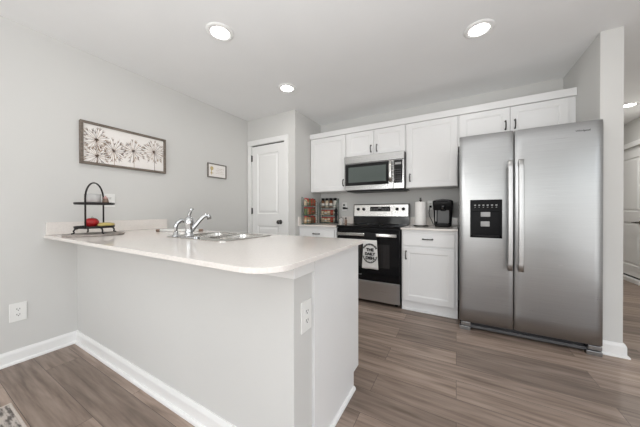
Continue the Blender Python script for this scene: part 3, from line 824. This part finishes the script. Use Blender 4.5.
# backguard, face leaning back slightly
yg = YB - 0.105
Tg = Matrix(((0, 0, 1, 0), (1, 0, 0, 0), (0, 1, 0, 0), (0, 0, 0, 1)))
m = MB(Tg); m.prism([(yg, 0.880), (yg + 0.085, 0.880), (yg + 0.085, 1.178), (yg + 0.030, 1.178), (yg + 0.006, 1.0)], RX0 + 0.012, RX1 + 0.012)
obj('backguard', m, M_GLOSS, t)
m = MB(Tg); m.prism([(yg + 0.0062, 1.012), (yg + 0.03, 1.012), (yg + 0.04, 1.166), (yg + 0.0265, 1.166)], RX0 + 0.024, RX1)
# push the steel face 1.5 mm proud
for v in m.bm.verts: v.co.y -= 0.0035
obj('control_face', m, M_STEELL, t)
sl = math.atan2(0.0243, 0.154)
Tk = Matrix.Translation((0.012, yg + 0.0125, 1.107)) @ Matrix.Rotation(-sl, 4, 'X')
for i, kx in enumerate((-1.232, -1.152, -0.694, -0.614)):
    k = obj('knob', MB(Tk).lathe([(0.021, -0.002), (0.021, 0.006), (0.0175, 0.010), (0.016, 0.026), (0.012, 0.030), (0.0, 0.030)], (kx, 0, 0), 20, axis='y'), M_BLACK, t)
    obj('pointer', MB(Tk).box(kx - 0.0015, kx + 0.0015, -0.031, -0.020, 0.0, 0.014), M_LCD, k)
dp = obj('display', MB(Tk).box(-1.06, -0.785, -0.004, 0.004, -0.030, 0.034, 0.002), M_GLOSS, t)
m = MB(Tk)
for i in range(5):
    for z in (-0.016, 0.0): m.box(-1.045 + i * 0.022, -1.033 + i * 0.022, -0.0046, -0.003, z, z + 0.006)
obj('button', m, M_LCD, dp); m = MB(Tk)
for i in range(5):
    for z in (-0.016, 0.0): m.box(-0.895 + i * 0.021, -0.884 + i * 0.021, -0.0046, -0.003, z, z + 0.006)
obj('button', m, M_LCD, dp)
obj('clock', MB(Tk).box(-0.945, -0.905, -0.0046, -0.003, 0.010, 0.022), M_LCD, dp)

# --- dish towel over the oven handle
t = thing('dish_towel', 'white dish towel with black lettering hanging on the oven handle', 'towel', (-0.86, YD - 0.06, 0.42))
tx0, tx1 = -0.955, -0.762
def cloth(x0a, x1a, x0b, x1b, za, zb, y0, amp, n=20, rows=14):
    lf = []; 
    for j in range(rows + 1):
        s = j / rows
        a = x0a + (x0b - x0a) * s; b = x1a + (x1b - x1a) * s; z = za + (zb - za) * s
        fr = []
        for i in range(n + 1):
            u = i / n
            fr.append((a + (b - a) * u, y0 + amp * s * math.sin(u * 2 * PI * 1.5 + 0.6), z - 0.003 * math.sin(u * 9) * s))
        bk = [(x, y + 0.004, zz) for x, y, zz in reversed(fr)]
        lf.append(fr + bk)
    return lf
YT = YD - 0.0675
cl = obj('towel_cloth', MB().loft(cloth(-0.935, -0.780, tx0, tx1, 0.752, 0.425, YT, 0.004)), M_TOWEL, t)
# crocheted black top looped over the handle bar
m = MB()
lp = [(YT + 0.001, 0.755), (YT - 0.001, 0.80), (YT + 0.001, 0.828), (YD - 0.055, 0.834), (YD - 0.038, 0.828), (YD - 0.036, 0.80), (YD - 0.038, 0.775)]
th = 0.004
def ribbon(lp, xa, xb, ya=None):
    outer = lp; loops = []
    for k, (y, z) in enumerate(lp):
        y0, z0 = lp[max(k - 1, 0)]; y1, z1 = lp[min(k + 1, len(lp) - 1)]
        d = Vector((y1 - y0, z1 - z0)).normalized(); n = Vector((-d.y, d.x)) * th / 2
        w = 1.0 - 0.18 * math.sin(PI * k / (len(lp) - 1))
        c = (xa + xb) / 2; hw = (xb - xa) / 2 * w
        loops.append([(c - hw, y + n.x, z + n.y), (c + hw, y + n.x, z + n.y), (c + hw, y - n.x, z - n.y), (c - hw, y - n.x, z - n.y)])
    return loops
m.loft(ribbon(lp, -0.935, -0.780), True)
obj('knitted_top', m, mat('black_yarn', (0.012, 0.012, 0.013), 0.95, bump=0.6, bscale=300), t)
m = MB()
yt = YT - 0.0052
for i, s in enumerate(('THE', 'DAILY', 'DISH')): m.text(s, 0.046 if i != 1 else 0.042, (-0.858, yt, 0.640 - i * 0.047), ext=0.002, bold=0.0022)
for k in range(15):
    a = math.radians(150 - 120 * k / 14)
    m.text('WASHINGTHEDISHES'[k], 0.024, (-0.858 + 0.082 * math.cos(a), yt, 0.618 + 0.085 * math.sin(a)), rot=(PI / 2, -(a - PI / 2), 0), ext=0.002, bold=0.0012)
pts = [(-0.858 + 0.085 * math.cos(math.radians(a)), yt, 0.598 + 0.105 * math.sin(math.radians(a))) for a in range(195, 346, 10)]
m.tube(pts, 0.004, 6)
for k in range(9):
    a = math.radians(205 + 130 * k / 8)
    m.text('v', 0.03, (-0.858 + 0.079 * math.cos(a), yt, 0.598 + 0.099 * math.sin(a)), rot=(PI / 2, -(a - PI / 2), 0), ext=0.002)
obj('lettering', m, M_INK, cl)

# ------------------------------------------------------------------ microwave
MX0, MX1, MZ0, MZ1, MY = -1.306, -0.541, 1.348, 1.797, 3.005
t = thing('microwave', 'stainless over-the-range microwave with a dark door window', 'microwave', ((MX0 + MX1) / 2, (MY + YB) / 2, MZ0))
obj('microwave_body', MB().box(MX0, MX1, MY + 0.035, YB - 0.002, MZ0, MZ1, 0.002), M_GREYP, t)
obj('vent_band', MB().box(MX0, MX1, MY, MY + 0.034, 1.703, MZ1, 0.004), M_MICRO, t)
XS = -0.668
d = obj('microwave_door', MB().box(MX0, XS, MY, MY + 0.034, MZ0 + 0.004, 1.700, 0.004), M_MICRO, t)
obj('door_frame', MB().box(MX0 + 0.012, XS - 0.052, MY - 0.002, MY + 0.004, MZ0 + 0.064, 1.694, 0.001), M_GLOSS, d)
obj('door_window', MB().box(MX0 + 0.060, XS - 0.085, MY - 0.0032, MY + 0.004, MZ0 + 0.105, 1.652, 0.0005), M_MWIN, d)
m = MB(); hx = XS - 0.028
m.tube([(hx, MY, 1.437), (hx, MY - 0.028, 1.447), (hx, MY - 0.036, 1.50), (hx, MY - 0.038, 1.56), (hx, MY - 0.036, 1.62), (hx, MY - 0.028, 1.674), (hx, MY, 1.684)], 0.012, 10, flat=(1.5, 0.8))
obj('door_handle', m, M_STEELL, d)
cpn = obj('control_panel', MB().box(XS + 0.002, MX1, MY, MY + 0.034, MZ0 + 0.004, 1.700, 0.004), M_MICRO, t)
obj('keypad', MB().box(XS + 0.010, MX1 - 0.018, MY - 0.002, MY + 0.004, MZ0 + 0.07, 1.694, 0.001), M_GLOSS, cpn)
m = MB()
for r in range(6):
    for c in range(3): m.box(XS + 0.022 + c * 0.027, XS + 0.039 + c * 0.027, MY - 0.0028, MY - 0.001, 1.445 + r * 0.026, 1.452 + r * 0.026)
obj('button', m, M_GREYP, cpn)
obj('clock', MB().box(XS + 0.024, MX1 - 0.032, MY - 0.0028, MY - 0.001, 1.640, 1.665), M_LCD, cpn)
m = MB(); m.box(MX0 + 0.02, MX1 - 0.02, MY + 0.04, YB - 0.03, MZ0 - 0.010, MZ0 - 0.0005, 0.002)
obj('vent_grille', m, M_BLACK, t)

# ------------------------------------------------------------------ fridge
FX0, FX1, FY, FT = 0.024, 0.944, 2.574, 1.757
FM = 0.4228
t = thing('fridge', 'large stainless side-by-side fridge with a black water dispenser', 'fridge', ((FX0 + FX1) / 2, 2.95, 0))
obj('fridge_body', MB().box(FX0 + 0.004, FX1 - 0.004, FY + 0.082, YB - 0.04, 0.045, FT - 0.012, 0.006), M_SIDE, t)
def fdoor(x0, x1, z0, z1, hole=None):
    """front skin gently bowed across the width, rolled back along the top"""
    nx = 20; rows = []
    zs = [z0, z0 + 0.004] + [z0 + (z1 - z0 - 0.10) * k / 12 for k in range(1, 13)] + [z1 - 0.08, z1 - 0.06, z1 - 0.04, z1 - 0.022, z1 - 0.010, z1 - 0.003, z1]
    m = MB()
    loops = []
    for z in zs:
        s = max(0, (z - (z1 - 0.10)) / 0.10)
        back = 0.007 * s ** 2.4
        if z < z0 + 0.002: back = 0.004
        fr = []
        for i in range(nx + 1):
            u = -1 + 2 * i / nx
            e = max(0, (abs(u) - 0.93) / 0.07)
            y = FY + 0.006 * u * u + 0.008 * e * e + back
            fr.append((x0 + (x1 - x0) * i / nx, y, z))
        fr += [(x1, FY + 0.075, z), (x0, FY + 0.075, z)]
        loops.append(fr)
    m.loft(loops, True)
    return m
ZB = 0.078
dl = obj('freezer_door', fdoor(FX0, FM - 0.004, ZB, FT), M_STEEL, t)
dr = obj('fridge_door', fdoor(FM + 0.004, FX1, ZB, FT), M_STEEL, t)
for d in (dl, dr):
    md = d.modifiers.new('split', 'EDGE_SPLIT'); md.split_angle = math.radians(50)
obj('door_gasket', MB().box(FX0 + 0.01, FX1 - 0.01, FY + 0.0755, FY + 0.0815, ZB + 0.01, FT - 0.02), M_VOID, t)
def fhandle(x, w):
    m = MB(); z0, z1 = 0.585, 1.500
    lps = []
    for k in range(17):
        s = k / 16; z = z0 + (z1 - z0) * s
        y = FY - 0.045 - 0.010 * math.sin(PI * s)
        lps.append([(x + a, y + b, z) for a, b in rrect(-w / 2, w / 2, -0.010, 0.010, 0.007, 4)])
    m.loft(lps, True)
    for z in (z0 + 0.03, z1 - 0.03): m.box(x - w / 2 + 0.004, x + w / 2 - 0.004, FY - 0.04, FY + 0.012, z - 0.022, z + 0.022, 0.003)
    return m
obj('door_handle', fhandle(0.389, 0.034), M_HANDLE, dl)
obj('door_handle', fhandle(0.459, 0.036), M_HANDLE, dr)
# dispenser
ax0, ax1, az0, az1 = 0.108, 0.341, 0.845, 1.180
yd = FY - 0.001
dsp = obj('dispenser', MB().box(ax0, ax1, yd - 0.004, yd + 0.02, 1.075, az1, 0.003).box(ax0, ax0 + 0.018, yd - 0.004, yd + 0.02, az0, 1.075, 0.002).box(ax1 - 0.018, ax1, yd - 0.004, yd + 0.02, az0, 1.075, 0.002)
          .box(ax0, ax1, yd - 0.004, yd + 0.02, az0, az0 + 0.022, 0.002).box(ax0 + 0.016, ax1 - 0.016, yd + 0.001, yd + 0.02, az0 + 0.02, 1.077), M_DISP, dl)
m = MB()
for k in range(6): m.box(ax0 + 0.030 + k * 0.031, ax0 + 0.044 + k * 0.031, yd - 0.0048, yd - 0.003, 1.128, 1.136)
for k in range(6): m.box(ax0 + 0.033 + k * 0.031, ax0 + 0.041 + k * 0.031, yd - 0.0048, yd - 0.003, 1.112, 1.116)
obj('indicator', m, M_LCD, dl)
obj('water_spout', MB().box(0.186, 0.256, yd - 0.014, yd + 0.0015, 1.030, 1.072, 0.004), M_LCD, dl)
obj('dispenser_paddle', MB().box(0.186, 0.252, yd - 0.012, yd + 0.0015, 0.945, 0.990, 0.004), M_LCD, dl)
obj('drip_tray', MB().box(ax0 + 0.02, ax1 - 0.02, yd - 0.016, yd + 0.001, az0 + 0.012, az0 + 0.024, 0.003), M_BLACK, dl)
obj('brand_mark', MB().text('Whirlpool', 0.0195, (0.832, FY + 0.0025, 1.687), ext=0.002), M_LOGO, dr)
m = MB()
m.box(FX0 + 0.01, FX1 - 0.01, FY + 0.055, FY + 0.08, 0.012, 0.07, 0.002)
obj('toe_grille', m, M_BLACK, t)
m = MB()
m.box(FX0 + 0.075, FX1 - 0.075, FY + 0.028, FY + 0.056, 0.022, 0.046, 0.003)
for k in range(3): m.box(FX0 + 0.09 + k * 0.03, FX1 - 0.09 - k * 0.03, FY + 0.050, FY + 0.054, 0.050 + k * 0.008, 0.054 + k * 0.008)
obj('grille_bar', m, M_GREYP, t)
for x0, x1 in ((FX0 + 0.002, FX0 + 0.088), (FX1 - 0.088, FX1 - 0.002)):
    f = obj('hinge_cover', MB().box(x0, x1, FY + 0.004, FY + 0.054, 0.0, 0.034, 0.003).box(x0 + 0.012, x1, FY + 0.010, FY + 0.054, 0.040, 0.072, 0.003), M_STEEL, t)
for x0, x1 in ((FX0 + 0.01, FX0 + 0.10), (FX1 - 0.10, FX1 - 0.01)): obj('top_hinge', MB().box(x0, x1, FY + 0.09, FY + 0.16, FT - 0.012, FT + 0.008, 0.004), M_GREYP, t)

# ------------------------------------------------------------------ right counter items
tx, ty = -0.372, 3.12
t = thing('paper_towel_holder', 'dark paper towel stand on the counter right of the range', 'paper towel holder', (tx, ty, 0.9))
obj('base', MB().lathe([(0.001, 0.0005), (0.085, 0.0005), (0.086, 0.006), (0.078, 0.013), (0.001, 0.014)], (tx, ty, 0.9), 32), M_DARKM, t)
obj('pole', MB().lathe([(0.006, 0.013), (0.006, 0.325)], (tx, ty, 0.9), 10), M_DARKM, t)
obj('finial', MB().lathe([(0.006, 0.300), (0.016, 0.304), (0.018, 0.312), (0.007, 0.318), (0.012, 0.328), (0.010, 0.338), (0.0, 0.341)], (tx, ty, 0.9), 16), M_DARKM, t)
o = obj('paper_towel_roll', MB().lathe([(0.019, 0.0145), (0.062, 0.0145), (0.0635, 0.018), (0.0635, 0.284), (0.062, 0.288), (0.019, 0.288), (0.019, 0.0145)], (tx, ty, 0.9), 36, caps=False), M_PAPER, None, (tx, ty, 0.9145))
tag(o, 'full white paper towel roll standing on its dark stand', 'paper towels')

outlet(Matrix.Translation((-0.355 + 0.07, YB, 1.155)), 'white outlet on the back wall between towel roll and coffee maker', w=0.074, h=0.118)
# coffee maker
kx0, kx1, ky0, ky1 = -0.236, -0.036, 3.055, 3.360
kc = (kx0 + kx1) / 2
t = thing('coffee_maker', 'black single-serve coffee maker on the counter beside the fridge', 'coffee maker', (kc, (ky0 + ky1) / 2, 0.9))
def kloop(z, ins, yf, yb=ky1, r=0.035): return [(x, y, z) for x, y in rrect(kx0 + ins, kx1 - ins, yf, yb, r)]
obj('housing', MB().loft([kloop(0.915, 0.014, ky0 + 0.07, r=0.022), kloop(1.00, 0.008, ky0 + 0.07, r=0.022), kloop(1.09, 0.002, ky0 + 0.06, r=0.022), kloop(1.10, 0.001, ky0 + 0.02, r=0.022), kloop(1.18, -0.004, ky0 + 0.004, r=0.022), kloop(1.196, -0.002, ky0 + 0.006, r=0.022), kloop(1.206, 0.02, ky0 + 0.03, r=0.022)], True), M_BLACK, t)
obj('drip_base', MB().loft([kloop(0.9005, 0.020, ky0 + 0.004), kloop(0.918, 0.016, ky0), kloop(0.932, 0.018, ky0 + 0.004)], True), M_BLACK, t)
obj('drip_tray', MB().box(kx0 + 0.045, kx1 - 0.045, ky0 + 0.012, ky0 + 0.085, 0.932, 0.937, 0.002), M_GREYP, t)
obj('brew_head', MB().lathe([(0.022, -0.045), (0.040, -0.030), (0.046, 0.0), (0.046, 0.045)], (kc + 0.005, ky0 + 0.055, 1.125), 24), M_GLOSS, t)
m = MB(); m.tube([(kx0 + 0.02, ky0 + 0.05, 1.192), (kx0 + 0.035, ky0 + 0.006, 1.200), (kc, ky0 - 0.008, 1.206), (kx1 - 0.035, ky0 + 0.006, 1.200), (kx1 - 0.02, ky0 + 0.05, 1.192)], 0.009, 8)
obj('lid_handle', m, M_GREYP, t)
obj('water_tank', MB().loft([[(x, y, z) for x, y in rrect(kx0 - 0.004 + i, kx0 + 0.055, ky0 + 0.10, ky1 - 0.03, 0.02)] for z, i in ((0.93, 0.010), (1.16, 0.0), (1.165, 0.004))], True), M_GREYP, t)
obj('front_panel', MB().box(kx0 + 0.045, kx1 - 0.035, ky0 + 0.058, ky0 + 0.080, 0.94, 1.09, 0.003), M_GREYP, t)
obj('side_strip', MB().box(kx0 + 0.022, kx0 + 0.036, ky0 + 0.054, ky0 + 0.080, 0.96, 1.09, 0.003), M_LCD, t)
pl = obj('power_cord', MB().tube([(-0.285, YB - 0.030, 1.135), (-0.292, YB - 0.045, 1.12), (-0.300, YB - 0.052, 1.06), (-0.292, YB - 0.055, 1.01), (-0.268, YB - 0.06, 0.965), (-0.255, YB - 0.07, 0.925), (-0.235, YB - 0.09, 0.912), (-0.2, YB - 0.07, 0.915)], 0.004, 8), M_BLACK, t)
obj('plug', MB().box(-0.299, -0.271, YB - 0.036, YB - 0.0095, 1.123, 1.150, 0.004), M_BLACK, pl)
q = (-0.262, 3.300)

# ------------------------------------------------------------------ spice racks and jars
LABS = [M_LABEL, mat('jar_label_red', (0.45, 0.10, 0.07), 0.7, var=0.1, vscale=60), mat('jar_label_tan', (0.62, 0.48, 0.34), 0.7, var=0.1, vscale=60)]
def jar(x, y, z, r, h, content, cap, label, group, caph=0.016, name='spice_jar', lab=0):
    t = thing(name, label, 'spice jar', (x, y, z), group)
    obj('jar_body', MB().lathe([(0.001, 0), (r * 0.95, 0), (r, 0.003), (r, h * 0.80), (r * 0.82, h * 0.9), (r * 0.82, h)], (x, y, z), 14), content, t)
    if lab is not None: obj('jar_label', MB().lathe([(r + 0.0004, h * 0.18), (r + 0.0004, h * 0.60)], (x, y, z), 14), LABS[lab], t)
    obj('cap', MB().lathe([(r * 0.93, h - 0.002), (r * 0.95, h + caph - 0.002), (r * 0.85, h + caph), (0.001, h + caph)], (x, y, z), 14), cap, t)

# rack against the pantry side wall, facing +x
rx, ry0, ry1 = -1.858, 2.815, 3.100
t = thing('spice_rack', 'three-tier green wire spice rack against the pantry side wall', 'spice rack', (rx + 0.04, (ry0 + ry1) / 2, 0.9))
tiersA = (0.912, 1.035, 1.158)
for y in (ry0, ry1):
    obj('side_frame', MB().tube([(rx, y, 0.902), (rx, y, 1.275)], 0.004, 6).tube([(rx + 0.085, y, 0.902), (rx + 0.085, y, 1.20)], 0.004, 6).tube([(rx, y, 1.275), (rx + 0.085, y, 1.20)], 0.004, 6), M_GREEN, t)
for z in tiersA:
    obj('shelf', MB().box(rx, rx + 0.085, ry0, ry1, z - 0.005, z, 0.001).tube([(rx + 0.085, ry0, z + 0.03), (rx + 0.085, ry1, z + 0.03)], 0.0028, 6), M_GREEN, t)
caps = [M_RED, M_BLACK, M_RED, M_RED, M_GREEN, M_RED]
tn = ('bottom', 'middle', 'top')
rnd = random.Random(11)
posn = ('nearest the counter edge', 'second from the counter edge', 'third from the counter edge', 'fourth from the counter edge', 'fifth from the counter edge', 'closest to the back wall')
cn = {M_RED.name: 'red', M_BLACK.name: 'black', M_GREEN.name: 'green'}
for k, z in enumerate(tiersA):
    for i in range(6):
        cap = caps[(i * 2 + k * 3) % 6] if rnd.random() < 0.7 else M_RED
        jar(rx + 0.045, ry0 + 0.026 + i * 0.0455, z + 0.0005, 0.0215, 0.086, M_SP[rnd.randrange(5)], cap,
            '%s-capped spice jar on the %s shelf of the side-wall rack, %s' % (cn[cap.name], tn[k], posn[i]), 'spice jars in the side-wall rack', lab=rnd.choice([None, 0, 1, 2, None]))

# rack against the back wall
bx0, bx1, by = -1.838, -1.562, YB - 0.112
t = thing('spice_rack', 'three-tier green wire spice rack against the back wall', 'spice rack', ((bx0 + bx1) / 2, by + 0.045, 0.9))
tiersB = (0.912, 1.022, 1.135)
for x in (bx0, bx1):
    obj('side_frame', MB().tube([(x, by, 0.902), (x, by, 1.19)], 0.004, 6).tube([(x, by + 0.085, 0.902), (x, by + 0.085, 1.27)], 0.004, 6).tube([(x, by, 1.19), (x, by + 0.085, 1.27)], 0.004, 6), M_GREEN, t)
for z in tiersB:
    obj('shelf', MB().box(bx0, bx1, by, by + 0.085, z - 0.005, z, 0.001).tube([(bx0, by, z + 0.028), (bx1, by, z + 0.028)], 0.0028, 6), M_GREEN, t)
pw = ('leftmost', 'second from left', 'third from left', 'fourth from left', 'rightmost')
for k, z in enumerate(tiersB[:2]):
    for i in range(5):
        cap = M_RED if k == 0 or i % 2 == 0 else M_RED
        jar(bx0 + 0.03 + i * 0.0525, by + 0.04, z + 0.0005, 0.0245, 0.066, M_SP[(2, 4, 2, 0, 2)[i]], M_RED,
            'squat red-capped spice jar on the %s shelf of the back-wall rack, %s' % (tn[k], pw[i]), 'squat jars in the back-wall rack', caph=0.012, lab=(2, 0, 2, 1, 0)[i])
for i in range(4):
    jar(bx0 + 0.036 + i * 0.068, by + 0.04, tiersB[2] + 0.0005, 0.027, 0.108, (M_SP[1], M_SP[2], M_SP[1], M_LABEL)[i], M_BLACK,
        'tall black-capped seasoning bottle on the top shelf of the back-wall rack, %s' % ('leftmost', 'second from left', 'third from left', 'rightmost')[i], 'black-capped bottles on the rack top', caph=0.035)

# black pepper mill, glass oil bottle and amber jar right of the rack
px, py = -1.540, 3.235
t = thing('pepper_mill', 'tall curvy black pepper mill in front of the back-wall rack', 'pepper mill', (px, py, 0.9))
obj('mill_body', MB().lathe([(0.001, 0.0005), (0.026, 0.0005), (0.027, 0.02), (0.017, 0.06), (0.019, 0.10), (0.026, 0.135), (0.020, 0.155), (0.014, 0.160)], (px, py, 0.9), 20), M_BLACK, t)
obj('mill_top', MB().lathe([(0.014, 0.160), (0.025, 0.172), (0.027, 0.195), (0.018, 0.215), (0.008, 0.220), (0.009, 0.232), (0.0, 0.236)], (px, py, 0.9), 20), M_BLACK, t)
px, py = -1.448, 3.22
t = thing('glass_canister', 'small clear glass canister half full of cream powder beside the range', 'canister', (px, py, 0.9))
obj('canister_glass', MB().lathe([(0.001, 0.0005), (0.029, 0.0005), (0.031, 0.004), (0.031, 0.072), (0.029, 0.072), (0.029, 0.006), (0.001, 0.005)], (px, py, 0.9), 20), M_GLASS, t)
obj('contents', MB().lathe([(0.001, 0.0062), (0.0285, 0.0062), (0.0285, 0.038), (0.001, 0.040)], (px, py, 0.9), 20), M_SP[2], t)
obj('lid', MB().lathe([(0.031, 0.0725), (0.032, 0.078), (0.030, 0.086), (0.006, 0.088), (0.008, 0.098), (0.0, 0.099)], (px, py, 0.9), 20), M_STEELL, t)
px, py = -1.385, 3.24
t = thing('amber_bottle', 'little amber bottle with a dark cap right of the canister', 'bottle', (px, py, 0.9))
obj('bottle_body', MB().lathe([(0.001, 0.0005), (0.018, 0.0005), (0.019, 0.004), (0.019, 0.05), (0.010, 0.062), (0.010, 0.068)], (px, py, 0.9), 16), M_BROWN, t)
obj('cap', MB().lathe([(0.0125, 0.067), (0.0125, 0.090), (0.0, 0.091)], (px, py, 0.9), 16), M_BLACK, t)
T = Matrix.Translation((-1.472, YB, 1.150))
outlet(T, 'white outlet with black plugs on the back wall left of the range', w=0.078, h=0.122)
t = thing('plug_adapter', 'black plug adapter pushed into the outlet left of the range', 'plug', (-1.462, YB - 0.009, 1.125))
obj('adapter_body', MB().box(-1.487, -1.449, YB - 0.045, YB - 0.0095, 1.110, 1.142, 0.005), M_BLACK, t)
obj('adapter_head', MB().box(-1.449, -1.412, YB - 0.040, YB - 0.016, 1.112, 1.134, 0.005), M_BLACK, t)
t = thing('plug_adapter', 'small black plug in the upper socket left of the range', 'plug', (-1.472, YB - 0.009, 1.17))
obj('plug_body', MB().box(-1.485, -1.459, YB - 0.032, YB - 0.0095, 1.160, 1.184, 0.004), M_BLACK, t)

# ------------------------------------------------------------------ rug
RXa, RXb, RYa, RYb = -2.185, -0.55, -2.0, 0.345
t = thing('area_rug', 'faded grey patterned area rug on the floor at the lower left', 'rug', ((RXa + RXb) / 2, (RYa + RYb) / 2, 0))
obj('pile', MB().box(RXa + 0.012, RXb - 0.012, RYa + 0.012, RYb - 0.012, 0.0005, 0.009, 0.002), M_RUG, t)
m = MB()
m.box(RXa, RXb, RYb - 0.012, RYb, 0.0005, 0.010, 0.002); m.box(RXa, RXb, RYa, RYa + 0.012, 0.0005, 0.010, 0.002)
m.box(RXa, RXa + 0.012, RYa + 0.012, RYb - 0.012, 0.0005, 0.010, 0.002); m.box(RXb - 0.012, RXb, RYa + 0.012, RYb - 0.012, 0.0005, 0.010, 0.002)
obj('binding', m, M_RUGB, t)
